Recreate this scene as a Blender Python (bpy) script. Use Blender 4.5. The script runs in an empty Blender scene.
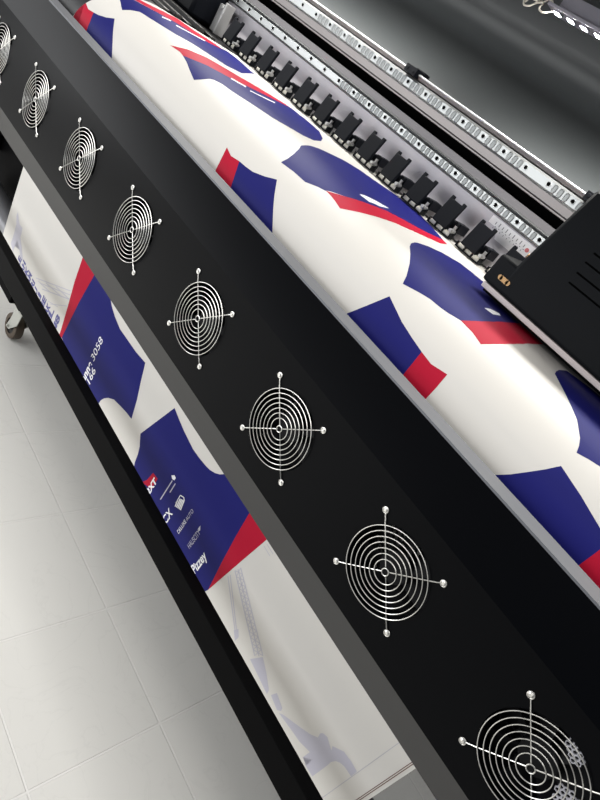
import bpy, bmesh, math, random
from mathutils import Vector, Matrix
random.seed(7)
H = 1.0217                      # height of the fan row's centre line above the floor
scene = bpy.context.scene
COL = scene.collection

# ------------------------------------------------------------------ camera
F = 589.025
RX = Vector((0.55290172, 0.63534332, 0.53910904))
RY = Vector((0.70399517, -0.01007465, -0.7101333))
RZ = Vector((-0.44574711, 0.77216408, -0.45284892))
CAM = Vector((0.82882425, -0.61260702, 0.4128179))
cd = bpy.data.cameras.new('camera'); cam = bpy.data.objects.new('camera', cd); COL.objects.link(cam)
cd.sensor_width = 36; cd.lens = F * 36 / 800; cd.clip_start = 0.02
m = Matrix.Identity(4)
for i in range(3):
    m[i][0] = RX[i]; m[i][1] = -RY[i]; m[i][2] = -RZ[i]
m[0][3], m[1][3], m[2][3] = CAM.x, CAM.y, CAM.z + H
cam.matrix_world = m
scene.camera = cam

def ray(px):
    return RX * ((px[0] - 300) / F) + RY * ((px[1] - 400) / F) + RZ

# ------------------------------------------------------------------ materials
def mat(name, color, rough=0.5, metal=0.0, spec=0.5, emit=None, estr=0, bump=None, coat=0.0, alpha=1.0, var=0.0):
    M = bpy.data.materials.new(name); M.use_nodes = True
    nt = M.node_tree; b = nt.nodes['Principled BSDF']
    b.inputs['Base Color'].default_value = (*color, 1)
    b.inputs['Roughness'].default_value = rough
    b.inputs['Metallic'].default_value = metal
    b.inputs['Specular IOR Level'].default_value = spec
    b.inputs['Coat Weight'].default_value = coat
    if emit:
        b.inputs['Emission Color'].default_value = (*emit, 1); b.inputs['Emission Strength'].default_value = estr
    tc = nt.nodes.new('ShaderNodeTexCoord')
    if var:
        n = nt.nodes.new('ShaderNodeTexNoise'); n.inputs['Scale'].default_value = 6; n.inputs['Detail'].default_value = 4
        nt.links.new(tc.outputs['Object'], n.inputs['Vector'])
        mx = nt.nodes.new('ShaderNodeMix'); mx.data_type = 'RGBA'
        mx.inputs[6].default_value = (*[c * (1 - var) for c in color], 1)
        mx.inputs[7].default_value = (*[min(1, c * (1 + var)) for c in color], 1)
        nt.links.new(n.outputs['Fac'], mx.inputs[0]); nt.links.new(mx.outputs[2], b.inputs['Base Color'])
    if bump:
        n = nt.nodes.new('ShaderNodeTexNoise'); n.inputs['Scale'].default_value = bump[0]; n.inputs['Detail'].default_value = 3
        nt.links.new(tc.outputs['Object'], n.inputs['Vector'])
        bp = nt.nodes.new('ShaderNodeBump'); bp.inputs['Strength'].default_value = bump[1]; bp.inputs['Distance'].default_value = bump[2]
        nt.links.new(n.outputs['Fac'], bp.inputs['Height']); nt.links.new(bp.outputs['Normal'], b.inputs['Normal'])
    return M

M = {}
M['bar'] = mat('satin_black_paint', (0.0010, 0.0012, 0.0018), 0.30, 0, 0.06, bump=(900, 0.04, 0.0004))
for n_ in ('bar',):
    q_ = M[n_].node_tree.nodes['Principled BSDF']; q_.inputs['Sheen Weight'].default_value = 0.015; q_.inputs['Sheen Roughness'].default_value = 0.3
M['barlip'] = mat('lip_dark_grey', (0.046, 0.045, 0.044), 0.5, 0, 0.2, bump=(900, 0.04, 0.0004))  # lower lip, a lighter grey than the housing
M['trim'] = mat('brushed_aluminium_trim', (0.10, 0.104, 0.115), 0.6, 0.3, bump=(300, 0.05, 0.0005))
M['chrome'] = mat('chrome_wire', (0.68, 0.67, 0.64), 0.28, 1.0)
M['rotor'] = mat('black_fan_plastic', (0.004, 0.004, 0.005), 0.6, 0, 0.15)
M['honey'] = mat('grey_honeycomb_mesh', (0.10, 0.10, 0.11), 0.45, 0.5)
M['vinyl'] = mat('white_glossy_vinyl', (0.60, 0.58, 0.545), 0.40, 0, 0.35, bump=(6, 0.02, 0.003))
M['navy'] = mat('navy_ink', (0.011, 0.012, 0.122), 0.5, 0, 0.08, var=0.10, bump=(6, 0.02, 0.003))
M['red'] = mat('red_ink', (0.40, 0.008, 0.030), 0.5, 0, 0.07, bump=(6, 0.02, 0.003))
M['lav'] = mat('pale_lavender_ink', (0.44, 0.43, 0.50), 0.4)
M['white_ink'] = mat('white_print', (0.80, 0.80, 0.82), 0.4)
M['text_navy'] = mat('dark_blue_lettering', (0.05, 0.05, 0.22), 0.4)
M['brown'] = mat('brown_cut_line', (0.10, 0.03, 0.018), 0.5)
M['greyline'] = mat('grey_print_line', (0.42, 0.41, 0.45), 0.5)
M['black'] = mat('black_powder_coat', (0.0014, 0.0014, 0.0018), 0.6, 0, 0.03, bump=(700, 0.05, 0.0004))
M['beam'] = mat('black_beam_paint', (0.0016, 0.0016, 0.0018), 0.55, 0, 0.04)
M['alu'] = mat('anodised_aluminium', (0.20, 0.185, 0.18), 0.42, 0.6, bump=(120, 0.04, 0.0005))
M['panel'] = mat('light_grey_painted_steel', (0.43, 0.41, 0.44), 0.45, 0.1)
M['rail'] = mat('polished_steel_rail', (0.27, 0.28, 0.28), 0.36, 0.8)
M['oval'] = mat('led_reflection_steel', (0.17, 0.18, 0.18), 0.45, 0.7)  # tone of the imitated LED reflections on the rails
M['hole'] = mat('dark_bore', (0.002, 0.002, 0.002), 0.9, 0, 0.0)
M['hood'] = mat('dark_hood_paint', (0.060, 0.065, 0.067), 0.45, 0, 0.35)
M['cap'] = mat('black_plastic_cap', (0.0030, 0.0038, 0.006), 0.5, 0, 0.12)
M['plate'] = mat('satin_grey_plate', (0.33, 0.33, 0.33), 0.45, 0.5)
M['carriage'] = mat('black_carriage_plastic', (0.0085, 0.0095, 0.0110), 0.62, 0, 0.10)
M['strip'] = mat('beige_metal_strip', (0.66, 0.58, 0.56), 0.5, 0.1)
M['gold'] = mat('brass', (0.28, 0.17, 0.08), 0.45, 0.8)
M['label'] = mat('white_scale_sticker', (0.84, 0.83, 0.84), 0.5)
M['tick'] = mat('grey_scale_print', (0.12, 0.12, 0.14), 0.5)
M['reddot'] = mat('red_sticker_dot', (0.6, 0.12, 0.13), 0.5)
M['led'] = mat('lit_led_lens', (1, 1, 1), 0.4, emit=(1.0, 0.98, 0.93), estr=570)
M['ledbar'] = mat('grey_led_channel', (0.28, 0.27, 0.31), 0.5, 0.5)
M['wire'] = mat('cream_cable', (0.72, 0.68, 0.58), 0.5)
M['rubber'] = mat('dark_brown_rubber', (0.010, 0.008, 0.007), 0.5)
M['tread'] = mat('brown_tread', (0.075, 0.055, 0.038), 0.6)
M['zinc'] = mat('zinc_plated_steel', (0.55, 0.56, 0.52), 0.4, 0.7)

def tile_mat():
    Mx = bpy.data.materials.new('cream_marbled_floor_tile'); Mx.use_nodes = True
    nt = Mx.node_tree; b = nt.nodes['Principled BSDF']; L = nt.links.new
    tc = nt.nodes.new('ShaderNodeTexCoord')
    br = nt.nodes.new('ShaderNodeTexBrick'); br.offset = 0.0; br.squash = 1.0
    br.inputs['Scale'].default_value = 1; br.inputs['Brick Width'].default_value = 0.333
    br.inputs['Row Height'].default_value = 0.333; br.inputs['Mortar Size'].default_value = 0.0028
    br.inputs['Mortar Smooth'].default_value = 0.2; br.inputs['Bias'].default_value = 0
    br.inputs['Color1'].default_value = (0.86, 0.845, 0.80, 1); br.inputs['Color2'].default_value = (0.83, 0.815, 0.77, 1)
    br.inputs['Mortar'].default_value = (0.92, 0.90, 0.86, 1)
    L(tc.outputs['Object'], br.inputs['Vector'])
    n = nt.nodes.new('ShaderNodeTexNoise'); n.inputs['Scale'].default_value = 5; n.inputs['Detail'].default_value = 8
    n.inputs['Distortion'].default_value = 1.6; L(tc.outputs['Object'], n.inputs['Vector'])
    sub = nt.nodes.new('ShaderNodeMath'); sub.operation = 'SUBTRACT'; sub.inputs[1].default_value = 0.5; L(n.outputs['Fac'], sub.inputs[0])
    ab = nt.nodes.new('ShaderNodeMath'); ab.operation = 'ABSOLUTE'; L(sub.outputs[0], ab.inputs[0])
    rp = nt.nodes.new('ShaderNodeMapRange'); rp.inputs[1].default_value = 0.0; rp.inputs[2].default_value = 0.012
    rp.inputs[3].default_value = 0.965; rp.inputs[4].default_value = 1.0; L(ab.outputs[0], rp.inputs[0])
    mx = nt.nodes.new('ShaderNodeMix'); mx.data_type = 'RGBA'; mx.blend_type = 'MULTIPLY'; mx.inputs[0].default_value = 1
    L(br.outputs['Color'], mx.inputs[6]); L(rp.outputs[0], mx.inputs[7]); L(mx.outputs[2], b.inputs['Base Color'])
    b.inputs['Roughness'].default_value = 0.35
    bp = nt.nodes.new('ShaderNodeBump'); bp.inputs['Strength'].default_value = 1.0; bp.inputs['Distance'].default_value = 0.002
    bp.invert = True
    L(br.outputs['Fac'], bp.inputs['Height']); L(bp.outputs['Normal'], b.inputs['Normal'])
    return Mx
M['tile'] = tile_mat()

# ------------------------------------------------------------------ mesh builder
class MB:
    def __init__(self): self.v = []; self.f = []; self.mi = []; self.cur = 0
    def face(self, idx): self.f.append(idx); self.mi.append(self.cur)
    def add(self, vs, fs):
        o = len(self.v); self.v += [Vector(p) for p in vs]
        for q in fs: self.face([i + o for i in q])
    def box(self, x0, x1, y0, y1, z0, z1):
        self.add([(x0,y0,z0),(x1,y0,z0),(x1,y1,z0),(x0,y1,z0),(x0,y0,z1),(x1,y0,z1),(x1,y1,z1),(x0,y1,z1)],
                 [(3,2,1,0),(4,5,6,7),(0,1,5,4),(1,2,6,5),(2,3,7,6),(3,0,4,7)])
    def prism(self, poly, x0, x1):       # closed polygon of (y,z) extruded along x
        n = len(poly)
        a = sum(poly[i][0]*poly[(i+1)%n][1]-poly[(i+1)%n][0]*poly[i][1] for i in range(n))
        if a < 0: poly = poly[::-1]
        self.add([(x0,y,z) for y,z in poly] + [(x1,y,z) for y,z in poly],
                 [tuple(range(n))[::-1], tuple(range(n,2*n))] + [(i,(i+1)%n,n+(i+1)%n,n+i) for i in range(n)])
    def cyl(self, p0, p1, r, n=16, r1=None, caps=True):
        p0, p1 = Vector(p0), Vector(p1); r1 = r if r1 is None else r1
        d = (p1-p0).normalized(); a = d.orthogonal().normalized(); b = d.cross(a)
        vs = [p0 + (a*math.cos(t)+b*math.sin(t))*r for t in [2*math.pi*i/n for i in range(n)]]
        vs += [p1 + (a*math.cos(t)+b*math.sin(t))*r1 for t in [2*math.pi*i/n for i in range(n)]]
        fs = [(i,(i+1)%n,n+(i+1)%n,n+i) for i in range(n)]
        if caps: fs += [tuple(range(n))[::-1], tuple(range(n,2*n))]
        self.add(vs, fs)
    def tube(self, pts, r, n=8, closed=False):
        pts = [Vector(p) for p in pts]; N = len(pts); vs = []; fs = []
        prev = None
        for i, p in enumerate(pts):
            if closed: d = pts[(i+1)%N]-pts[i-1]
            else: d = pts[min(i+1,N-1)]-pts[max(i-1,0)]
            d.normalize()
            if prev is None: a = d.orthogonal().normalized()
            else: a = (prev - d*prev.dot(d)).normalized()
            prev = a; b = d.cross(a)
            vs += [p+(a*math.cos(t)+b*math.sin(t))*r for t in [2*math.pi*k/n for k in range(n)]]
        for i in range(N if closed else N-1):
            j = (i+1) % N
            for k in range(n): fs.append((i*n+k, i*n+(k+1)%n, j*n+(k+1)%n, j*n+k))
        if not closed: fs += [tuple(range(n))[::-1], tuple(range((N-1)*n, N*n))]
        self.add(vs, fs)
    def ring(self, c, r, rw, n=64, k=8):
        self.tube([(c[0]+r*math.cos(t), c[1], c[2]+r*math.sin(t)) for t in [2*math.pi*i/n for i in range(n)]], rw, k, True)

ROOTLOC = {}
def build(name, mb, mats, parent=None, loc=None, bevel=0, smooth=True, segs=2):
    """link the collected shapes as ONE mesh object. Vertices are in bar space (z=0 at the fan row)
    unless loc is given, in which case they are already local to loc (relative to the parent)."""
    me = bpy.data.meshes.new(name)
    if not isinstance(mats, (list, tuple)): mats = [mats]
    if loc is None:
        base = ROOTLOC[parent.name] if parent else Vector((0,0,0))
        off = Vector((0,0,H)) - base
        vs = [v+off for v in mb.v]
    else: vs = mb.v
    me.from_pydata([tuple(v) for v in vs], [], [tuple(f) for f in mb.f])
    for q in mats: me.materials.append(q)
    me.polygons.foreach_set('material_index', mb.mi)
    if smooth:
        me.polygons.foreach_set('use_smooth', [True]*len(me.polygons))
        me.set_sharp_from_angle(angle=math.radians(35))
    me.update()
    o = bpy.data.objects.new(name, me); COL.objects.link(o)
    if parent: o.parent = parent
    if loc is not None: o.location = loc
    ROOTLOC[o.name] = (ROOTLOC[parent.name] if parent else Vector((0,0,0))) + Vector(o.location)
    if bevel:
        bv = o.modifiers.new('bevel','BEVEL'); bv.width = bevel; bv.segments = segs; bv.limit_method = 'ANGLE'; bv.angle_limit = math.radians(40)
        bv.harden_normals = False
    return o
def thing(name, label, cat, loc, group=None):
    o = bpy.data.objects.new(name, None); COL.objects.link(o); o.location = loc; o.empty_display_size = 0.1
    tag(o, label, cat, group); ROOTLOC[o.name] = Vector(loc); return o
def tag(o, label, cat, group=None):
    o['label'] = label; o['category'] = cat
    if group: o['group'] = group
def copy_tree(o, parent, loc):
    c = o.copy(); COL.objects.link(c); c.parent = parent; c.location = loc
    for ch in list(o.children):
        d = ch.copy(); COL.objects.link(d); d.parent = c
    return c

# ------------------------------------------------------------------ floor (structure)
fl = bpy.data.meshes.new('floor')
fl.from_pydata([(-6,-5,0),(6,-5,0),(6,5,0),(-6,5,0)], [], [(0,1,2,3)]); fl.materials.append(M['tile'])
flo = bpy.data.objects.new('floor', fl); COL.objects.link(flo); flo['kind'] = 'structure'
flo.location = (-0.4519, 0.3046, 0); flo.rotation_euler = (0,0,math.radians(-0.48))

wl = bpy.data.meshes.new('wall_back')
wl.from_pydata([(-6,1.7,0),(6,1.7,0),(6,1.7,3),(-6,1.7,3),(-6,1.8,0),(6,1.8,0),(6,1.8,3),(-6,1.8,3)], [], [(0,1,2,3),(7,6,5,4),(3,2,6,7),(0,3,7,4),(1,5,6,2)])
wl.materials.append(mat('grey_wall_paint',(0.30,0.29,0.28),0.7))
wo = bpy.data.objects.new('wall_back', wl); COL.objects.link(wo); wo['kind'] = 'structure'
# ------------------------------------------------------------------ fan bar
XL, XR = -1.12, 1.42
S = 0.23885
YT, ZT, YB, ZB = 0.0329, 0.1585, 0.0311, -0.1587     # top and bottom edge of the sloped facets
ZC0, ZC1, YBK = -0.092, 0.088, 0.064
HR = 0.0585
bar = thing('fan_bar', 'long black drying bar with a row of wire fan guards in front of the printer', 'fan bar', (0,0.03,H+ZB))
hb = MB()
def cell(mb, x0, x1, z0, z1, cx, r, y, flip, n=56):
    A = sorted(set([2*math.pi*i/n for i in range(n)] + [math.atan2(z-0, x-cx) % (2*math.pi) for x in (x0,x1) for z in (z0,z1)]))
    inn, out = [], []
    for t in A:
        c, s = math.cos(t), math.sin(t)
        k = min(((x1-cx)/c if c > 1e-9 else (x0-cx)/c if c < -1e-9 else 9e9), (z1/s if s > 1e-9 else z0/s if s < -1e-9 else 9e9))
        inn.append((cx+r*c, y, r*s)); out.append((cx+k*c, y, k*s))
    N = len(A)
    fs = [(i, N+i, N+(i+1)%N, (i+1)%N) for i in range(N)]
    if flip: fs = [q[::-1] for q in fs]
    mb.add(inn+out, fs)
    return inn
cxs = [(k-4)*S+d for k, d in zip(range(1,9), (0.004,0.0022,0.0015,0.0016,0.0036,0.0014,-0.0009,0.0003))]
bounds = [XL] + [(cxs[i]+cxs[i+1])/2 for i in range(7)] + [XR]
for i, cx in enumerate(cxs):
    a = cell(hb, bounds[i], bounds[i+1], ZC0, ZC1, cx, HR, 0.0, False)
    b = cell(hb, bounds[i], bounds[i+1], ZB, ZT, cx, HR, YBK, True)
    N = 40
    vs = [(cx+HR*math.cos(t), y, HR*math.sin(t)) for y in (0.0, YBK) for t in [2*math.pi*j/N for j in range(N)]]
    hb.add(vs, [(j, N+j, N+(j+1)%N, (j+1)%N) for j in range(N)])
def strip(mb, a, b, x0=XL, x1=XR):
    mb.add([(x0,*a),(x1,*a),(x1,*b),(x0,*b)], [(0,1,2,3)])
strip(hb, (0,ZC1), (YT,ZT)); strip(hb, (YT,ZT), (YBK,ZT)); LIP = None
prof = [(0,ZC0),(0,ZC1),(YT,ZT),(YBK,ZT),(YBK,ZB),(YB,ZB)]
hb.add([(XL,y,z) for y,z in prof], [(0,1,2,3,4,5)]); hb.add([(XR,y,z) for y,z in prof], [(5,4,3,2,1,0)])
build('housing', hb, M['bar'], bar)
lb = MB()
lb.prism([(0,ZC0),(0.0015,ZC0),(YB+0.0015,ZB+0.0004),(YBK,ZB+0.0004),(YBK,ZB),(YB,ZB)], XL, XR)
o = build('lower_lip', lb, M['barlip'], bar); o['label'] = 'dark grey sloping strip along the lower edge'
tb = MB()                                   # aluminium flange along the top edge
tb.prism([(YT-0.0012,ZT-0.0006),(YT-0.0004,ZT+0.0022),(YBK+0.002,ZT+0.0022),(YBK+0.002,ZT-0.012),(YBK+0.0004,ZT-0.012),(YBK+0.0004,ZT+0.0004),(YT+0.001,ZT+0.0004)], XL, XR)
o = build('trim_strip', tb, M['trim'], bar); o['label'] = 'grey metal flange along the top edge'
eb = MB()
for x in (XL, XR-0.04):
    eb = MB(); eb.box(x+0.005, x+0.035, YBK, 0.135, -0.06, 0.06)
    build('mounting_bracket', eb, M['black'], bar)

# fan guard: rings of wire on two crossed spokes, four screws
g = MB(); YG = -0.0042
for r in (0.0565, 0.0497, 0.0428, 0.0360, 0.0291, 0.0223, 0.0152): g.ring((0,YG,0), r, 0.00066, 64, 7)
g.ring((0,YG,0), 0.0046, 0.0008, 24, 7)
for sx, sz in ((1,1),(-1,1),(1,-1),(-1,-1)):
    u = Vector((sx,0,sz)).normalized()
    e = 0.07425
    pts = [u*0.004+Vector((0,YG+0.0016,0)), u*0.030+Vector((0,YG+0.0016,0)), u*0.0600+Vector((0,YG+0.0016,0)),
           u*0.0635+Vector((0,YG+0.0022,0)), u*0.0665+Vector((0,-0.0022,0)), u*(e-0.0035)+Vector((0,-0.0014,0))]
    g.tube(pts, 0.00075, 7)
    g.ring((u.x*e, -0.0014, u.z*e), 0.0036, 0.0009, 20, 7)
guard = build('fan_guard', g, M['chrome'], bar, loc=Vector((cxs[0],0,0.0012)) + Vector((0,0,H)) - ROOTLOC[bar.name])
guard['label'] = 'round chrome wire grille'
for sx, sz in ((1,1),(-1,1),(1,-1),(-1,-1)):
    s = MB(); p = Vector((sx*0.0525,0,sz*0.0525))
    s.cyl((0,0.001,0), (0,-0.0022,0), 0.0034, 14); s.cyl((0,-0.0022,0), (0,-0.0034,0), 0.0034, 14, 0.0020)
    build('screw', s, M['chrome'], guard, loc=p)
# rotor behind the guard
rt = MB(); rt.cyl((0,0.018,0),(0,0.046,0),0.021,28)
for k in range(7):
    t0 = 2*math.pi*k/7
    vs = []
    for rr in (0.019, 0.0565):
        for dt, y in ((0,0.02),(0.40,0.031),(0.80,0.044)):
            t = t0+dt+(rr-0.019)*4
            vs.append((rr*math.cos(t), y, rr*math.sin(t)))
    rt.add(vs+[(x,y+0.0015,z) for x,y,z in vs], [(0,1,4,3),(1,2,5,4),(9,10,7,6),(10,11,8,7),(3,4,10,9),(4,5,11,10),(0,3,9,6),(2,8,11,5)])
rotor = build('fan_rotor', rt, M['rotor'], bar, loc=Vector((cxs[0],0,0.0012)) + Vector((0,0,H)) - ROOTLOC[bar.name])
# honeycomb finger screen at the back of each fan opening
hm = MB(); a = 0.0046
for q in range(-14,15):
    for r_ in range(-14,15):
        cx, cz = a*1.5*q, a*math.sqrt(3)*(r_+q/2)
        if math.hypot(cx,cz) > HR-0.002: continue
        o_ = [(cx+a*math.cos(t), cz+a*math.sin(t)) for t in [math.pi/3*i for i in range(6)]]
        i_ = [(cx+a*0.72*math.cos(t), cz+a*0.72*math.sin(t)) for t in [math.pi/3*i for i in range(6)]]
        hm.add([(x,0.0,z) for x,z in o_]+[(x,0.0,z) for x,z in i_]+[(x,0.002,z) for x,z in i_],
               [(i,(i+1)%6,6+(i+1)%6,6+i) for i in range(6)]+[(6+i,6+(i+1)%6,12+(i+1)%6,12+i) for i in range(6)])
screen = build('honeycomb_screen', hm, M['honey'], bar, loc=Vector((cxs[0],YBK-0.004,0)) + Vector((0,0,H)) - ROOTLOC[bar.name], smooth=False)
for cx in cxs[1:]:
    dx = Vector((cx-cxs[0],0,0))
    copy_tree(guard, bar, guard.location+dx)
    c = copy_tree(rotor, bar, rotor.location+dx); c.rotation_euler = (0, random.uniform(0,1), 0)
    copy_tree(screen, bar, screen.location+dx)

# added pale mesh pieces imitate the back-lit honeycomb behind the nearest guard
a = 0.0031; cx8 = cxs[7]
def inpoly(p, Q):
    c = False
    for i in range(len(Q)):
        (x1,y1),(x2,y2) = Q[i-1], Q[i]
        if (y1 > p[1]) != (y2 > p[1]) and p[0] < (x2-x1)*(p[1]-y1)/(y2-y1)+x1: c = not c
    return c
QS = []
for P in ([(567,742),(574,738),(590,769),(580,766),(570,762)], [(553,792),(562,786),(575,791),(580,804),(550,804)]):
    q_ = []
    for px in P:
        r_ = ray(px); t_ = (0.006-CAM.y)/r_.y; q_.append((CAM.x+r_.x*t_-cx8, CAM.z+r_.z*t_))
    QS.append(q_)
HM = mat('lit_honeycomb_tone', (0.42,0.42,0.46), 0.5, 0.2)
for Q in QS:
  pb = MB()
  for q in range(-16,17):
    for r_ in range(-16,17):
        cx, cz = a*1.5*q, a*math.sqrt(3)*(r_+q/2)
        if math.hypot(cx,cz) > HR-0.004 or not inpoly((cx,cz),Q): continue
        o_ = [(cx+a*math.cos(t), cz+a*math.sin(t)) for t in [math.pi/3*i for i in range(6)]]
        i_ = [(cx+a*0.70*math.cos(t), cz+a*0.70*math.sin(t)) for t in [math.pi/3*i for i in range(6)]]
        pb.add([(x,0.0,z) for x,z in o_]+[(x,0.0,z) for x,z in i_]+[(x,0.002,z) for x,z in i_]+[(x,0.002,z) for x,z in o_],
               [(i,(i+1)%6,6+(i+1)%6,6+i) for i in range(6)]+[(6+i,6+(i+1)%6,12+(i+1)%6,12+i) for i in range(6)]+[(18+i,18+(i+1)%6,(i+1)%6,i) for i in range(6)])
  o = build('lit_honeycomb_patch', pb, HM, bar, loc=Vector((cx8,0.006,0)) + Vector((0,0,H)) - ROOTLOC[bar.name], smooth=False)
  o['label'] = 'pale mesh piece standing for lit honeycomb behind the nearest guard'

# ------------------------------------------------------------------ printed banner
def bez(p0,p1,p2,p3,n):
    out = []
    for i in range(n+1):
        t = i/n; k = 1-t
        out.append(tuple(k**3*p0[j]+3*k*k*t*p1[j]+3*k*t*t*p2[j]+t**3*p3[j] for j in (0,1)))
    return out
PROF = [(0.70,0.2575),(0.60,0.2585),(0.50,0.2592),(0.40,0.2598)] + bez((0.275,0.26),(0.20,0.26),(0.095,0.215),(0.093,0.14),30) + [(0.095,0.06),(0.0985,-0.06),(0.104,-0.2),(0.110,-0.32),(0.117,-0.45)]
PROF[-1] = (0.1165,-0.435)
PROF += [(0.158-0.0415*math.cos(math.radians(a)), -0.435-0.0415*math.sin(math.radians(a))) for a in range(15,181,15)]
MX0, MX1 = -0.650, 0.912
SS = [0.0]
for i in range(1,len(PROF)): SS.append(SS[-1]+math.dist(PROF[i-1],PROF[i]))
def onmedia(s, off):
    s = max(0, min(SS[-1], s)); i = 0
    while i < len(SS)-2 and SS[i+1] < s: i += 1
    t = (s-SS[i])/(SS[i+1]-SS[i]); a, b = PROF[i], PROF[i+1]
    d = (b[0]-a[0], b[1]-a[1]); l = math.hypot(*d); n = (d[1]/l, -d[0]/l)     # outward = towards the front / up
    return a[0]+d[0]*t+n[0]*off, a[1]+d[1]*t+n[1]*off
def unproject(px):
    """the point of the hanging sheet seen at a photo pixel, as (x along the printer, s along the sheet)"""
    r = ray(px); best = None
    for i in range(len(PROF)-1):
        (ya,za),(yb,zb) = PROF[i], PROF[i+1]
        A = r.y*(zb-za)-r.z*(yb-ya)
        if abs(A) < 1e-9: continue
        t = ((ya-CAM.y)*(zb-za)-(za-CAM.z)*(yb-ya))/A
        if t <= 0: continue
        y, z = CAM.y+t*r.y, CAM.z+t*r.z
        l2 = (yb-ya)**2+(zb-za)**2
        u = ((y-ya)*(yb-ya)+(z-za)*(zb-za))/l2
        if -1e-6 <= u <= 1+1e-6 and (best is None or t < best[0]): best = (t, CAM.x+t*r.x, SS[i]+u*math.sqrt(l2))
    return (best[1], best[2]) if best else None
bn = MB()
for y, z in PROF: bn.v += [Vector((MX0,y,z)), Vector((MX1,y,z))]
for i in range(len(PROF)-1): bn.face([2*i, 2*i+2, 2*i+3, 2*i+1])
TH = 0.0006
o_ = len(bn.v)
for i in range(len(PROF)):
    y, z = onmedia(SS[i], -TH); bn.v += [Vector((MX0,y,z)), Vector((MX1,y,z))]
for i in range(len(PROF)-1):
    a = 2*i+o_; bn.face([a+1, a+3, a+2, a])
    bn.face([2*i, a, a+2, 2*i+2]); bn.face([2*i+1, 2*i+3, a+3, a+1])
MATS = ['vinyl','navy','red','lav','white_ink','text_navy','brown','greyline']
def ink2d(pts, material, layer=1):
    pts = [p for p in pts if p]
    bm = bmesh.new()
    try: f = bm.faces.new([bm.verts.new((x,s,0)) for x,s in pts])
    except Exception: bm.free(); return
    bmesh.ops.triangulate(bm, faces=bm.faces[:])
    lo, hi = min(p[1] for p in pts), max(p[1] for p in pts)
    for s in SS:
        if lo+1e-5 < s < hi-1e-5:
            bmesh.ops.bisect_plane(bm, geom=bm.verts[:]+bm.edges[:]+bm.faces[:], plane_co=(0,s,0), plane_no=(0,1,0), dist=1e-7)
    for x, no in ((MX0+0.0004,(-1,0,0)), (MX1-0.0004,(1,0,0))):
        bmesh.ops.bisect_plane(bm, geom=bm.verts[:]+bm.edges[:]+bm.faces[:], plane_co=(x,0,0), plane_no=no, clear_outer=True)
    bm.normal_update(); bm.verts.ensure_lookup_table(); bm.verts.index_update()
    o = len(bn.v); bn.cur = MATS.index(material)
    for v in bm.verts:
        y, z = onmedia(v.co.y, 0.00018*layer); bn.v.append(Vector((v.co.x,y,z)))
    for f in bm.faces:
        q = [v.index+o for v in f.verts]
        bn.face(q[::-1] if f.normal.z > 0 else q)
    bn.cur = 0; bm.free()
def smooth_poly(pts, n=3):
    """round the outline between the traced points (points given as 3-tuples stay sharp corners)"""
    out = []; N = len(pts)
    for i in range(N):
        p0, p1, p2, p3 = pts[i-1], pts[i], pts[(i+1)%N], pts[(i+2)%N]
        if len(p1) == 3: p0 = p1
        if len(p2) == 3: p3 = p2
        for k in range(n):
            t = k/n
            out.append(tuple(0.5*(2*p1[j]+(p2[j]-p0[j])*t+(2*p0[j]-5*p1[j]+4*p2[j]-p3[j])*t*t+(3*p1[j]-p0[j]-3*p2[j]+p3[j])*t**3) for j in (0,1)))
    return out
def ink(pts, material, layer=1, smooth=False):
    if smooth: pts = smooth_poly(pts)
    out = []                           # densify so straight traced lines follow the curve of the sheet
    N = len(pts)
    for i in range(N):
        a, b = pts[i], pts[(i+1)%N]
        n = max(1, int(math.hypot(b[0]-a[0], b[1]-a[1])/8))
        for k in range(n): out.append((a[0]+(b[0]-a[0])*k/n, a[1]+(b[1]-a[1])*k/n))
    ink2d([unproject(p) for p in out], material, layer)
def line(a, b, w, material, layer=1):
    d = (b[0]-a[0], b[1]-a[1]); l = math.hypot(*d); n = (-d[1]/l*w/2, d[0]/l*w/2)
    ink([(a[0]+n[0],a[1]+n[1]),(b[0]+n[0],b[1]+n[1]),(b[0]-n[0],b[1]-n[1]),(a[0]-n[0],a[1]-n[1])], material, layer)

# -- upper run
ink([(85.3,1.7),(88.3,9.2),(93.7,12.5),(86.7,30.8),(76,48),(66,44),(78.7,23.3)], 'red')
ink([(93.7,12.5),(98.3,15),(106,17.5),(114.7,18.7),(113,33),(112,58.7),(112,82),(90,66),(76,48),(86.7,30.8)], 'navy')
ink([(118,-8),(120,0),(122.1,10.1),(129.3,10.1),(140,12),(160,24.6),(176.7,35),(193,44),(210,55),(226.7,65.8),(241.7,73.3),(251.7,73.6),(254.7,74.1),(250.8,71.2),(240,61.2),(226.7,51),(210,43.5),(193.3,33.8),(176.7,23.2),(160,14),(132,-1),(120,-8)], 'navy')
ink([(120,-8),(160,14),(176.7,23.2),(193.3,33.8),(210,43.5),(224.6,50.7),(210,40.6),(193.3,30),(176.7,18.3),(160,10),(136,-2),(126,-8)], 'red')
ink([(170,45.3),(180,52),(182.7,55.5),(206.7,65.3),(233,79.5),(260,92.5),(290,107.5),(286,104.5),(260,88.6),(233,73),(206.7,57.6),(188,49.5)], 'red')
ink([(182.7,55.5),(186.5,62),(189.3,69.3),(193.9,80),(201,79.6),(209.3,78.9),(214,80),(222,84),(233,92),(253,104.8),(272,117.5),(290,128),(303,135.5),(314,140.6),(321,141),(322.6,138.5),(319,131),(305,119),(290,107.5),(260,92.5),(233,79.5),(206.7,65.3)], 'navy')
ink([(227,147.4),(231,156),(239.4,161.3),(231,187),(220,206),(206,190),(215.6,170.5)], 'red')
ink([(239.4,161.3),(246,167),(253,172),(265,176.6),(277,179.7),(274.5,195),(273.2,210),(272.5,232),(272,256),(246,232),(220,206),(231,187)], 'navy')
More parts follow.
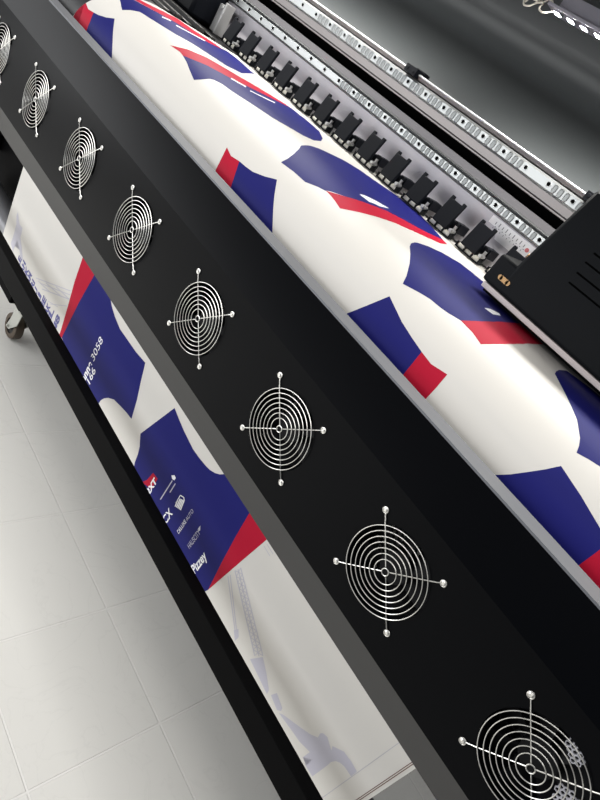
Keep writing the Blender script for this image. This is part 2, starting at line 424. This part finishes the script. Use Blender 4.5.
D_ = [(281,162.4),(288,158.5),(294,153.8),(299,149),(301,145.6),(309,145.6),(319,148.5),(330,153.6),(345,161),(360,170.3),(376,181.5),(390,191),(405,202),(418,213),(431,226),(443,240)]
ink(D_+[(424,231),(405,220.5),(387,211),(372,205.4),(360,201),(345,196.5),(330,191.3),(325,190.7),(318,187),(305,182),(294,172)], 'navy')
ink([(326,190.9),(345,196.5),(360,201),(372,205.4),(387,211),(405,220.5),(424,231),(443,240),(447,244.3),(440,243.3),(428,238),(413,231),(392,222),(376,216.7),(360,212.5),(340,208.5),(335,201),(331,196)], 'red')
ink([(389.5,296.3),(401.8,322),(412,338),(421.7,352),(412,364),(402.5,376),(388,388),(352,342),(332,322),(344.7,314.5),(366,306)], 'navy')
ink([(421.7,352),(431,364),(447.3,374.5),(436,388),(424,400.9),(412,416),(386,390),(402.5,376),(412,364)], 'red')
ink([(402.7,283.8),(406.5,276),(409.5,264),(410.3,254),(409.6,246.5),(411,243.5),(414.8,242.4),(428,246.3),(442,252.7),(460.7,263.7),(477,276.5),(490,288),(505,303),(520,318),(528,324),(504.7,322.3),(482,321.5),(460.7,320.5),(448,313),(440.5,307.7),(430,299),(420,293)], 'navy')
ink([(460.7,320.5),(482,321.5),(504.7,322.3),(528,324),(545,341),(548,344.5),(532,344),(505,344.2),(480.8,344.3),(472,332)], 'red')
ink([(554.8,374),(556,371.4),(559,370),(566.5,370.6),(590,388),(625,417),(640,450),(620,470),(600,466.7),(588,459),(576.5,452.8),(579,446),(580,438),(577,420),(571,406),(564,391.5)], 'navy')
ink([(470,474),(493,475),(510,474.4),(528,472),(545,469.4),(561,466),(570,479.5),(581,496),(591,513),(600,528),(612,546),(600,549.5),(590,557),(579,565),(568,578),(520,524)], 'navy')
ink([(612,546),(640,566),(628,610),(600,608),(568,578),(579,565),(590,557),(600,549.5)], 'red')
for a, b, w in (((162,17),(171,21),1.0),((176,25.5),(205,41),0.9),((231,78.5),(246,87),1.2),((250,91),(275,103),0.9)): line(a, b, w, 'white_ink', 2)
ink([(359.5,194.4),(364,195.3),(376,201),(389,208.6),(380,206.6),(369,202)], 'white_ink', 2)
ink([(484,308),(490,309),(499,313.5),(500.5,316),(493,314.6)], 'white_ink', 2)

# -- lower run
ink([(84,252),(104,257),(93.3,277),(79,302.5),(65.5,330),(58,345),(56,346),(61,330),(68.5,304),(74.5,282),(82,259.8)], 'red')
ink([(104,257),(122,286),(112,290),(110.2,297),(112,307),(115,316.7),(120,329),(128,340.5),(136,352),(145.4,362.8),(141,381),(137,400),(131.5,419),(126,412),(121,406.5),(117,402.5),(114,399.5),(108,397.8),(104,398.4),(101,400.2),(96,408),(80,386),(58,345),(65.5,330),(79,302.5),(93.3,277)], 'navy')
K_ = [(174.6,408),(179,419),(184,431),(193,449),(199,457.6),(206,466),(210,470),(215,473),(220,474.4),(225,474),(242,496),(256,503),(250,512),(236,536),(222,562),(208,590),(202,603),(185,560),(150,500),(128,470),(135,462),(138,454),(139.7,446.7),(140.5,433.6),(156,422)]
ink(K_, 'navy')
ink([(256,503),(276,532),(268,538.5),(238,564),(208,590),(202,603),(196,592),(222,562),(236,536),(250,512)][:5]+[(200,600),(208,590),(222,562),(236,536),(250,512)][1:], 'red')
# pale harbour cranes
ink([(250,659),(263,657),(266.5,673),(269,690),(267,694)], 'lav')
ink([(271,695),(277,693),(282.4,708),(281,711),(277,710)], 'lav')
ink([(279,713),(283,714.5),(300,727),(310,734),(318,737.5),(320,733.5),(323,733),(327.5,737),(329.5,744),(331.5,750.5),(332.5,746),(344,751.5),(351.6,761.8),(357,771.5),(351,776.3),(347,770),(344,766),(340,762.6),(335.8,761),(331,762),(327.5,765.3),(312.4,776.3),(306,766),(312,760),(303,757),(310,752),(300,742),(290,728)], 'lav')
for a, b in (((235,570.5),(254.8,655.7)),((240.8,567.8),(263,655.7)),((238,569),(259,656)),((228,576),(235,630)),((230.2,574.8),(236.6,630))): line(a, b, 0.9, 'lav')
for k in range(14):
    t0, t1 = k/14, (k+1)/14
    A = lambda t: (235+19.8*t, 570.5+85.2*t); B = lambda t: (240.8+22.2*t, 567.8+87.9*t)
    line(A(t0), B(t1), 0.7, 'lav'); line(B(t0), A(t1), 0.7, 'lav')
ink([(233.8,630),(238.5,629),(238.8,637),(235,641)], 'lav')
ink([(18,211.5),(19.5,224),(22.5,228),(21.5,234),(20.5,237),(22,249),(23,260),(21,262),(19.5,250),(17.5,240),(15,246),(13,252),(11,243),(14,234),(16.5,224),(16.5,216)], 'lav')
for a, b, w in (((36,278),(70.7,291),0.9),((40,283),(70.4,295),0.8),((42,289),(70,299.5),1.0),((38,281),(50,292),0.8),((46,283),(62,297),0.8),((56,286.5),(69,299),0.8),((50.5,304),(67,306),0.7),((48,301),(58,307),0.6),((264,546),(270,556),0.6),((267,544),(273,554),0.6)): line(a, b, w, 'lav')

# lettering: filled text laid on the sheet, (x,s) frame. On this sheet every line of text runs straight up.
def text(body, x, z0, size, material, layer=2, up=True, bold=0.0, width=None):
    c = bpy.data.curves.new('t','FONT'); c.body = body; c.size = size; c.offset = bold
    ob = bpy.data.objects.new('t', c); COL.objects.link(ob)
    dg = bpy.context.evaluated_depsgraph_get(); me = ob.evaluated_get(dg).to_mesh()
    s0 = next(SS[i]+(PROF[i][1]-z0) for i in range(len(PROF)-1) if PROF[i][1] >= z0 >= PROF[i+1][1] and PROF[i][1]-PROF[i+1][1] > 0.01)
    w = max((v.co.x for v in me.vertices), default=1); k = (width/w) if width else 1
    o = len(bn.v); bn.cur = MATS.index(material)
    for v in me.vertices:
        y, z = onmedia(s0 - v.co.x*k, 0.00018*layer); bn.v.append(Vector((x - v.co.y, y, z)))
    for p in me.polygons: bn.face([i+o for i in p.vertices])
    bn.cur = 0
    ob.evaluated_get(dg).to_mesh_clear(); COL.objects.unlink(ob); bpy.data.objects.remove(ob); bpy.data.curves.remove(c)
text('anne', -0.074, -0.437, 0.027, 'white_ink', bold=0.0010, width=0.056)
text('3058', -0.074, -0.374, 0.025, 'white_ink', width=0.064)
text('166', -0.054, -0.430, 0.024, 'white_ink', bold=0.0003, width=0.048)
ink([(138,484),(145.5,484.5),(151.5,489.5),(157.8,478.8),(153.3,472.7),(147,480)], 'red', 2)
text('2XT', 0.261, -0.434, 0.018, 'white_ink', layer=3, bold=0.0008, width=0.043)
line((160.5,499.5),(172.5,480.5), 1.1, 'lav', 2); line((170,492.5),(175.5,483.5), 1.1, 'lav', 2)
ink([(171.5,475.5),(174.5,475),(176,478),(174.5,480.3),(172.3,479)], 'white_ink', 2)
for k in range(5):
    t = k*1.75
    line((175.3+t*0.75,506.5+t*0.85-k*0.6),(179+t*0.75,498+t*0.85-k*0.9) if k else (177.8,500), 1.2, 'white_ink', 2)
line((176,503),(180.5,495.2),0.8,'white_ink',2); line((180.5,495.2),(184,497.5),0.9,'white_ink',2); line((184,497.5),(184.4,501),0.9,'white_ink',2)
text('ICX', 0.336, -0.440, 0.023, 'white_ink', bold=0.0004, width=0.042)
text('DELUXE', 0.374, -0.414, 0.011, 'white_ink', width=0.038)
text('AUTO', 0.374, -0.373, 0.011, 'lav', width=0.030)
text('HAUSCITY', 0.414, -0.408, 0.015, 'lav', width=0.050)
ink([(198,529),(200.5,525.5),(200.3,530.3),(197,532.5),(199,529.8)], 'lav', 2)
text('Pizzey', 0.455, -0.432, 0.024, 'white_ink', bold=0.0006, width=0.056)
line((194.8,567),(201.8,557.5),0.7,'lav',2)
for k, (w, x) in enumerate((('ELE',-0.520),('SAH',-0.492),('OK',-0.468),('BAM',-0.446),('ARI',-0.420),('TU',-0.396),('LI',-0.372),('ME',-0.345),('NAK',-0.318),('EL',-0.296),('N8',-0.262))):
    text(w, x+0.006, -0.452, 0.026, 'text_navy', bold=0.0013, width=(0.040,0.046,0.046,0.044,0.040,0.034,0.036,0.046,0.046,0.050,0.056)[k])
# cut lines beside the near edge
def vline(x, w, material): ink2d([(x-w/2,SS[0]+0.25),(x+w/2,SS[0]+0.25),(x+w/2,SS[-1]-0.13),(x-w/2,SS[-1]-0.13)], material)
vline(0.8755, 0.0010, 'greyline'); vline(0.9035, 0.0011, 'brown'); vline(0.9060, 0.0012, 'brown')
banner = build('printed_banner', bn, [M[k] for k in MATS], None, loc=Vector((0,0,H)))
tag(banner, 'white vinyl sheet printed with navy and red panels draped over printer behind the fan bar', 'banner')

# ------------------------------------------------------------------ printer
pr = thing('printer', 'wide black roll printer with silver guide rails and dark hood behind the fan bar', 'printer', (0,0.4,0))
BX0, BX1 = -1.2, 1.5
b = MB(); b.box(BX0, BX1, 0.135, 0.75, -0.12, 0.165)
build('body', b, M['black'], pr, bevel=0.004)
def inset(d): return [(onmedia(SS[i], -d)) for i in range(len(PROF)) if PROF[i][1] > 0.12]
b = MB(); ip = inset(0.003); b.prism(ip + [(ip[-1][0],0.10),(0.140,0.10),(0.140,0.2),(0.70,0.2)], BX0, BX1)
build('platen', b, mat('black_platen', (0.012,0.012,0.013), 0.45, 0, 0.3), pr)
b = MB()
for y, h in ((0.30,0.006),(0.335,0.010),(0.37,0.005),(0.41,0.012),(0.45,0.006)):
    b.box(-1.18, MX0-0.012, y-0.010, y+0.010, 0.257, 0.259+h)
build('edge_guide', b, mat('black_ribbed_guide', (0.014,0.014,0.013), 0.45), pr, bevel=0.002)
# gantry beam carrying two guide rails
b = MB()
b.prism([(0.59,0.262),(0.59,0.352),(0.597,0.352),(0.597,0.380),(0.587,0.381),(0.587,0.394),(0.64,0.394),(0.64,0.262)], BX0, BX1)
build('lower_beam', b, M['panel'], pr, bevel=0.0012)
b = MB()
b.prism([(0.585,0.417),(0.585,0.4215),(0.591,0.4225),(0.591,0.440),(0.597,0.440),(0.597,0.466),(0.585,0.4665),(0.580,0.474),(0.66,0.474),(0.66,0.417)], BX0, BX1)
build('upper_beam', b, M['alu'], pr, bevel=0.0012)
b = MB(); b.prism([(0.5845,0.3815),(0.5845,0.397),(0.624,0.397),(0.624,0.3942),(0.5868,0.3942),(0.5868,0.3815)], BX0, BX1)  # added dark cover keeps the LED-lit beam top from rendering white
build('added_ledge_cover', b, mat('ledge_dimming_grey', (0.11,0.105,0.11), 0.5, 0.2), pr)['label'] = 'darker grey cover added over the lit ledge between the two rails'
b = MB(); b.box(BX0, BX1, 0.625, 0.70, 0.26, 0.46)
build('belt_channel', b, M['hole'], pr)
def guide_rail(zc, h, skip, xs0, xs1, lip):
    r = MB(); y0 = 0.577
    r.prism([(0.599,zc-h),(0.582,zc-h),(y0,zc-h+0.004),(y0,zc+h-0.004),(0.582,zc+h),(0.599,zc+h)], BX0, BX1)
    if lip: r.prism([(0.578,zc+h+0.0015),(0.576,zc+h+0.003),(0.580,zc+h+0.0045),(0.586,zc+h+0.0045),(0.586,zc+h+0.0015)], BX0, BX1)
    for k in range(-20, 20):
        x = xs0 + k*0.0612
        if not BX0 < x < 1.2: continue
        r.cur = 1; r.cyl((x,y0+0.001,zc+0.001),(x,y0-0.0006,zc+0.001),0.0038,14); 
        r.cur = 0; r.ring((x,y0-0.0004,zc+0.001),0.0048,0.0007,18,6)
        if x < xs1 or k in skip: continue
        for j in (0.26,0.5,0.74):  # raised ovals stand in for LED reflections on the polished rail
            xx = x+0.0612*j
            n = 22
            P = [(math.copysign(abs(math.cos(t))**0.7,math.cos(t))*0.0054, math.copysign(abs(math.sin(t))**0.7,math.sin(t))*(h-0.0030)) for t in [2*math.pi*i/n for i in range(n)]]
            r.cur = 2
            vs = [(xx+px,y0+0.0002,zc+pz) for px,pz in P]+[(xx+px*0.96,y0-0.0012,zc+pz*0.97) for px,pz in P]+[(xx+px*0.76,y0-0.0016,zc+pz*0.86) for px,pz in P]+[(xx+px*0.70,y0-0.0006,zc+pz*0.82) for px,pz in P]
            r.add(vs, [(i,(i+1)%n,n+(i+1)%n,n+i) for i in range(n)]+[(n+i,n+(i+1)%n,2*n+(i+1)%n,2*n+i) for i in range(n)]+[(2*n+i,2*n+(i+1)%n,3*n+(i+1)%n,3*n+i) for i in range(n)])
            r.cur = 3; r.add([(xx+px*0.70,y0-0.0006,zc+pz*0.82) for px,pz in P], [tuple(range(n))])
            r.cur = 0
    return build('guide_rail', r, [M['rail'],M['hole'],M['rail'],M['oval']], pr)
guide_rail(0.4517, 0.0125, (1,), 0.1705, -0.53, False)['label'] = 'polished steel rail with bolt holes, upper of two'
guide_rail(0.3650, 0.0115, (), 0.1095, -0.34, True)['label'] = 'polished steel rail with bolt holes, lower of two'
b = MB(); b.prism([(0.5800,0.4743),(0.5785,0.4758),(0.582,0.4778),(0.587,0.4778),(0.587,0.4743)], BX0, BX1)  # white strip paints the lit highlight along the beam's top edge
build('edge_highlight_strip', b, mat('highlight_white', (0.86,0.88,0.88), 0.35), pr)
for x in (-0.140, 0.385):
    b = MB(); b.box(x-0.018, x+0.018, 0.566, 0.596, 0.4665, 0.4835); b.box(x-0.010, x+0.020, 0.594, 0.615, 0.474, 0.487)
    b.cyl((x-0.010,0.5665,0.476),(x-0.010,0.5645,0.476),0.004,10); b.cyl((x+0.010,0.5665,0.474),(x+0.010,0.5645,0.474),0.003,10)
    build('rail_clip', b, M['cap'], pr, bevel=0.002)['label'] = 'black plastic clip on the upper rail'
# sloped lid behind the beam, upright hood, unseen roof added to shade the sheet
b = MB()
hp = [(0.60,0.470),(0.664,0.478),(0.674,0.492),(0.90,0.606)] + bez((0.90,0.606),(0.945,0.628),(0.955,0.64),(0.957,0.68),8)[1:] + [(0.955,0.700),(0.950,0.710),(0.944,0.722),(0.941,0.735),(0.935,0.82),(0.90,0.84),(0.56,0.76),(0.0,0.645),(-0.005,0.625)]
n = len(hp)
back = [(y+0.014, z-0.012) for y, z in hp[::-1]]
b.prism(hp+back, BX0, BX1)
build('hood', b, M['hood'], pr)
# end cover and media guide plate on the far left
b = MB(); b.box(-1.18, -0.865, 0.49, 0.62, 0.262, 0.42); build('end_cover', b, M['cap'], pr, bevel=0.01)
b = MB(); b.box(-0.845, -0.792, 0.555, 0.566, 0.262, 0.336); b.box(-0.795, -0.788, 0.535, 0.567, 0.262, 0.346)
b.cyl((-0.83,0.556,0.328),(-0.83,0.552,0.328),0.005,12)
build('guide_plate', b, M['plate'], pr, bevel=0.0015)['label'] = 'grey metal guide plate at the far end of the rollers'

# pinch roller unit, built once and copied
PY = 0.545
xs = [-0.712+0.0892*k for k in range(13)]
def PL(x): return Vector((x,PY,H+0.258)) - ROOTLOC[pr.name]
c = MB()                                  # sprung arm of the unit
c.box(-0.006, 0.010, 0.006, 0.045, 0.018, 0.036); c.box(0.016, 0.034, 0.004, 0.045, 0.020, 0.040); c.cyl((0.026,-0.002,0.034),(0.026,0.02,0.034),0.006,12)
c.box(-0.024, 0.034, 0.000, 0.010, 0.012, 0.020)
unit = build('pinch_roller', c, M['cap'], pr, loc=PL(xs[0]), bevel=0.001)
unit['label'] = 'small sprung pinch roller with black cap'
c = MB(); c.prism([(-0.013,0.014),(-0.021,0.016),(-0.010,0.070),(-0.002,0.069)], -0.0205, 0.0205)
for s in (-1,1): c.prism([(-0.0105,0.068),(-0.002,0.067),(-0.001,0.075),(-0.008,0.076)], s*0.0165-0.004, s*0.0165+0.004)
build('cap', c, M['cap'], unit, loc=Vector((0,0,0)), bevel=0.0014)
c = MB(); c.box(-0.033, 0.033, -0.0095, -0.0080, 0.0030, 0.0060); c.box(-0.033, 0.033, 0.0075, 0.009, 0.0035, 0.0145)
for x in (-0.032,-0.0107,0.0107,0.032): c.box(x-0.0014, x+0.0014, -0.0095, 0.009, 0.0030, 0.0150)
build('roller_frame', c, M['cap'], unit, loc=Vector((0,0,0)))
for x in (-0.0213,0,0.0213):
    c = MB(); c.cyl((x-0.0085,0,0.0085),(x+0.0085,0,0.0085),0.0066,16)
    build('wheel', c, mat('pale_roller_rubber',(0.60,0.58,0.52),0.5) if 'pale_roller_rubber' not in bpy.data.materials else bpy.data.materials['pale_roller_rubber'], unit, loc=Vector((0,0,0)))
c = MB(); c.cyl((0.030,-0.013,0.020),(0.030,0.002,0.020),0.0044,14); c.cyl((0.030,-0.014,0.020),(0.030,-0.018,0.020),0.0036,12); c.cyl((0.030,-0.004,0.020),(0.030,-0.004,0.032),0.0035,10)
build('thumbscrew', c, M['plate'], unit, loc=Vector((0,0,0)))
for x in xs[1:]: copy_tree(unit, pr, PL(x))

# scale sticker on the beam
b = MB(); y = 0.5893
b.add([(0.236,y,0.349),(0.357,y,0.349),(0.357,y,0.322),(0.316,y,0.314),(0.272,y,0.314),(0.262,y,0.333),(0.236,y,0.333)], [(6,5,4,3,2,1,0)])
b.add([(v[0],0.5901,v[2]) for v in b.v[:7]], [(0,1,2,3,4,5,6)])
b.add([tuple(v) for v in b.v[:14]], [(i,(i+1)%7,7+(i+1)%7,7+i) for i in range(7)])
b.cur = 1
for k in range(9):
    x = 0.252+k*0.010
    b.box(x, x+0.0016, y-0.0003, y, 0.3365, 0.3425+0.002*(k%2)); b.box(x+0.003, x+0.0055, y-0.0003, y, 0.3330, 0.3342)
    b.box(x+0.0005, x+0.0014, y-0.0003, y, 0.3275, 0.3310)
b.cur = 2; b.cyl((0.3435,y-0.0004,0.3365),(0.3435,y,0.3365),0.0044,18)
build('scale_sticker', b, [M['label'],M['tick'],M['reddot']], pr)['label'] = 'white sticker with a tick scale and a red dot'

# ------------------------------------------------------------------ print carriage
ca = thing('print_carriage', 'black slotted print head carriage over the sheet at the right edge', 'print carriage', (0.75,0.42,H+0.267))
cz = lambda y: 0.330 + (y-0.322)*3.4
b = MB()
b.prism([(0.322,0.279),(0.322,0.330),(0.3645,cz(0.3645)),(0.375,0.482),(0.545,0.482),(0.560,0.470),(0.560,0.279)], 0.455, 1.10)
body = build('cover', b, M['carriage'], ca, bevel=0.006, segs=3)
b = MB(); b.prism([(0.323,0.279),(0.323,0.326),(0.330,0.329),(0.45,0.332),(0.45,0.279)], 0.422, 0.470)
build('side_block', b, M['carriage'], ca, bevel=0.004)
b = MB(); b.box(0.430, 1.10, 0.3205, 0.56, 0.2695, 0.2785)
build('base_strip', b, M['strip'], ca, bevel=0.001)['label'] = 'pale metal strip along the lower edge'
b = MB(); b.box(0.436, 1.10, 0.326, 0.55, 0.2650, 0.2694); build('base_plate', b, M['black'], ca)
nrm = Vector((0,-3.4,1)).normalized()
for k in range(5):
    y = (0.3295,0.3345,0.3398,0.3446,0.3498)[k]
    x0 = (0.533,0.530,0.527,0.526,0.524)[k]
    b = MB(); p = Vector((0,y,cz(y)))
    t = Vector((0,1,3.4)).normalized()
    vs = []
    for x in (x0, x0+0.13):
        for a_, b_ in ((-0.0014,-0.003),(0.0014,-0.003),(0.0014,0.0004),(-0.0014,0.0004)):
            q = p+t*a_+nrm*b_; vs.append((x,q.y,q.z))
    b.add(vs, [(3,2,1,0),(4,5,6,7),(0,1,5,4),(1,2,6,5),(2,3,7,6),(3,0,4,7)])
    build('vent_slot', b, M['hole'], ca)
b = MB(); zb = 0.2985
b.cyl((0.4475,0.3235,zb),(0.4475,0.3208,zb),0.0042,18); b.cyl((0.4635,0.3235,zb),(0.4635,0.3208,zb),0.0042,18); b.box(0.4475,0.4635,0.3208,0.3236,zb-0.0042,zb+0.0042)
build('brass_insert', b, M['gold'], ca)['label'] = 'oval brass insert on the front'
b = MB(); b.cyl((0.420,0.44,0.3395),(0.4545,0.44,0.3395),0.0065,16); b.cyl((0.412,0.44,0.3395),(0.420,0.44,0.3395),0.0048,14)
build('brass_fitting', b, M['gold'], ca)['label'] = 'copper coloured fitting on the side block'

# ------------------------------------------------------------------ LED light under the hood
le = thing('led_light', 'lit white LED strip with loose cream wires under the hood', 'light', (0.6,0.50,H+0.66))
b = MB(); b.prism([(0.488,0.677),(0.530,0.677),(0.530,0.715),(0.524,0.715),(0.524,0.683),(0.488,0.683)], 0.105, 1.38)
build('channel', b, M['ledbar'], le, bevel=0.001)
b = MB(); b.prism([(0.488,0.677),(0.530,0.677),(0.530,0.715),(0.524,0.715),(0.524,0.683),(0.488,0.683)], -1.12, -0.19)
build('channel', b, M['ledbar'], le, bevel=0.001)
for x in (-0.9, -0.3, 0.2, 0.8, 1.3):
    b = MB(); b.box(x, x+0.02, 0.524, 0.530, 0.71, 0.728); build('hanger', b, M['ledbar'], le)
for xa, xb in ((0.128, 1.36), (-1.112, -0.20)):
    b = MB(); x = xa
    while x < xb:
        b.cur = 1; b.box(x-0.008, x+0.008, 0.492, 0.508, 0.6738, 0.6772)
        b.cur = 0; b.add([(x-0.006,0.493,0.6736),(x+0.006,0.493,0.6736),(x+0.006,0.507,0.6736),(x-0.006,0.507,0.6736)], [(3,2,1,0)])
        x += 0.031
    build('led_row', b, [M['led'],M['ledbar']], le)['label'] = 'row of glowing white diodes'
b = MB()
def loop(pts, r=0.0016, n=6):
    out = []; N = len(pts)
    for i in range(N-1):
        p0 = pts[max(i-1,0)]; p1 = pts[i]; p2 = pts[i+1]; p3 = pts[min(i+2,N-1)]
        for k in range(n):
            t = k/n
            out.append(tuple(0.5*(2*p1[j]+(p2[j]-p0[j])*t+(2*p0[j]-5*p1[j]+4*p2[j]-p3[j])*t*t+(3*p1[j]-p0[j]-3*p2[j]+p3[j])*t**3) for j in range(3)))
    out.append(pts[-1]); b.tube(out, r, 7)
loop([(0.118,0.50,0.675),(0.106,0.492,0.664),(0.094,0.492,0.667),(0.090,0.500,0.678),(0.078,0.500,0.674),(0.070,0.497,0.664),(0.058,0.497,0.662),(0.050,0.500,0.675),(0.058,0.503,0.690),(0.072,0.50,0.694)])
loop([(0.108,0.505,0.683),(0.095,0.505,0.690),(0.086,0.503,0.680),(0.074,0.503,0.682),(0.062,0.500,0.678),(0.056,0.500,0.668),(0.050,0.505,0.672),(0.046,0.505,0.690),(0.050,0.508,0.712)])
loop([(0.100,0.50,0.686),(0.085,0.495,0.700),(0.070,0.50,0.705),(0.060,0.505,0.720),(0.066,0.508,0.722),(0.085,0.512,0.727)])
b.cyl((0.064,0.500,0.683),(0.080,0.500,0.683),0.008,12)
build('cable', b, M['wire'], le)['label'] = 'loose cream wires at the end of the strip'

# ------------------------------------------------------------------ stand with front beam, legs, casters
st = thing('printer_stand', 'black stand with a long square front beam and wheeled legs under the banner', 'stand', (0,0.3,0))
b = MB(); b.box(-1.12, 1.42, 0.006, 0.0305, -0.379, -0.3296)
build('front_beam', b, M['beam'], st, bevel=0.0015)
for x0, x1, px in ((-1.14,-0.69,-0.93),(1.20,1.44,1.30)):
    b = MB(); b.box(x0, x1, 0.225, 0.31, -0.685, -0.121); build('side_panel', b, M['black'], st, bevel=0.004)
    b = MB(); b.box(px-0.05, px+0.06, 0.365, 0.47, -0.845, -0.121); b.box(px-0.05, px+0.05, 0.365, 0.78, -0.845, -0.79); b.box(px-0.05, px+0.05, 0.31, 0.366, -0.60, -0.45); build('leg', b, M['black'], st, bevel=0.004)
    xx = x0+0.03 if x0 < 0 else x1-0.07
    b = MB(); b.box(xx, xx+0.04, 0.0305, 0.23, -0.379, -0.3296); build('arm', b, M['black'], st, bevel=0.002)
def caster_parts(loc):
    f = MB()
    f.box(-0.040,0.040,-0.035,0.035,0.156,0.162); f.cyl((0,0,0.142),(0,0,0.157),0.024,20)
    for s in (-1,1):
        y0, y1 = (0.0215,0.0245) if s > 0 else (-0.0245,-0.0215)
        P = [(-0.026,0.144),(0.030,0.144),(0.024,0.090),(-0.020,0.040),(-0.036,0.038),(-0.042,0.052),(-0.034,0.080)]
        n = len(P)
        f.add([(x,y0,z) for x,z in P]+[(x,y1,z) for x,z in P], [tuple(range(n)), tuple(range(n,2*n))[::-1]]+[((i+1)%n,i,n+i,n+(i+1)%n) for i in range(n)])
    f.box(-0.026,0.030,-0.0245,0.0245,0.140,0.145)
    ca_ = build('caster', f, M['zinc'], st, loc=loc, bevel=0.001); ca_['label'] = 'swivel caster with zinc fork and dark wheel'
    w = MB(); c = (-0.030,0,0.050)
    n = 40
    pr_ = [(-0.017,0.030),(-0.0185,0.040),(-0.015,0.0485),(-0.008,0.0500),(0.008,0.0500),(0.015,0.0485),(0.0185,0.040),(0.017,0.030)]
    vs = [(c[0]+r*math.cos(2*math.pi*i/n), y, c[2]+r*math.sin(2*math.pi*i/n)) for y,r in pr_ for i in range(n)]
    K = len(pr_)
    w.add(vs, [(k*n+i,k*n+(i+1)%n,(k+1)*n+(i+1)%n,(k+1)*n+i) for k in range(K-1) for i in range(n)])
    w.cur = 1; w.cyl((c[0],-0.013,c[2]),(c[0],0.013,c[2]),0.032,n); w.cyl((c[0],-0.019,c[2]),(c[0],0.019,c[2]),0.014,20)
    build('wheel', w, [M['tread'],M['rubber']], ca_, loc=Vector((0,0,0)))
    x = MB(); x.cyl((c[0],-0.0285,c[2]),(c[0],0.0285,c[2]),0.0065,6); x.cyl((c[0],-0.031,c[2]),(c[0],0.031,c[2]),0.004,12)
    build('axle_bolt', x, M['zinc'], ca_, loc=Vector((0,0,0)))
    return ca_
L0 = lambda x,y: Vector((x,y,0))-ROOTLOC[st.name]
c0 = caster_parts(L0(-0.920,0.420))
for x, y in ((-0.93,0.74),(1.30,0.420),(1.30,0.74)): copy_tree(c0, st, L0(x,y))
# take-up tube behind the sheet
b = MB(); b.cyl((-1.0,0.158,-0.435),(1.16,0.158,-0.435),0.040,40)
tk = build('take_up_tube', b, mat('grey_tube_metal',(0.20,0.20,0.21),0.4,0.6), None, bevel=0.002)
tag(tk, 'grey metal roller showing beside the left edge of the hanging sheet', 'roller')

# ------------------------------------------------------------------ light
w = bpy.data.worlds.new('room_light'); scene.world = w; w.use_nodes = True
w.node_tree.nodes['Background'].inputs['Color'].default_value = (0.93, 0.96, 1.0, 1)
w.node_tree.nodes['Background'].inputs['Strength'].default_value = 0.24
def area(name, loc, target, sx, sy, power, color):
    l = bpy.data.lights.new(name,'AREA'); l.shape = 'RECTANGLE'; l.size = sx; l.size_y = sy; l.energy = power; l.color = color
    o = bpy.data.objects.new(name, l); COL.objects.link(o); o.location = loc
    d = Vector(target)-Vector(loc); o.rotation_euler = d.to_track_quat('-Z','Y').to_euler(); return o
area('window_daylight', (-1.5,-2.2,1.12), (0.1,0,0.75), 3.4, 1.4, 82, (0.98,0.99,1.0))
area('side_window', (-6.2,-2.0,2.1), (0,-0.6,1.2), 2.0, 1.3, 22, (0.98,0.99,1.0))
area('ceiling_lamp', (-0.2,-0.95,3.3), (-0.2,-0.949,0.0), 5.0, 1.5, 86, (1.0,0.98,0.95))

scene.view_settings.view_transform = 'Standard'; scene.view_settings.look = 'None'
scene.view_settings.gamma = 1; scene.view_settings.exposure = 0; scene.view_settings.use_curve_mapping = False
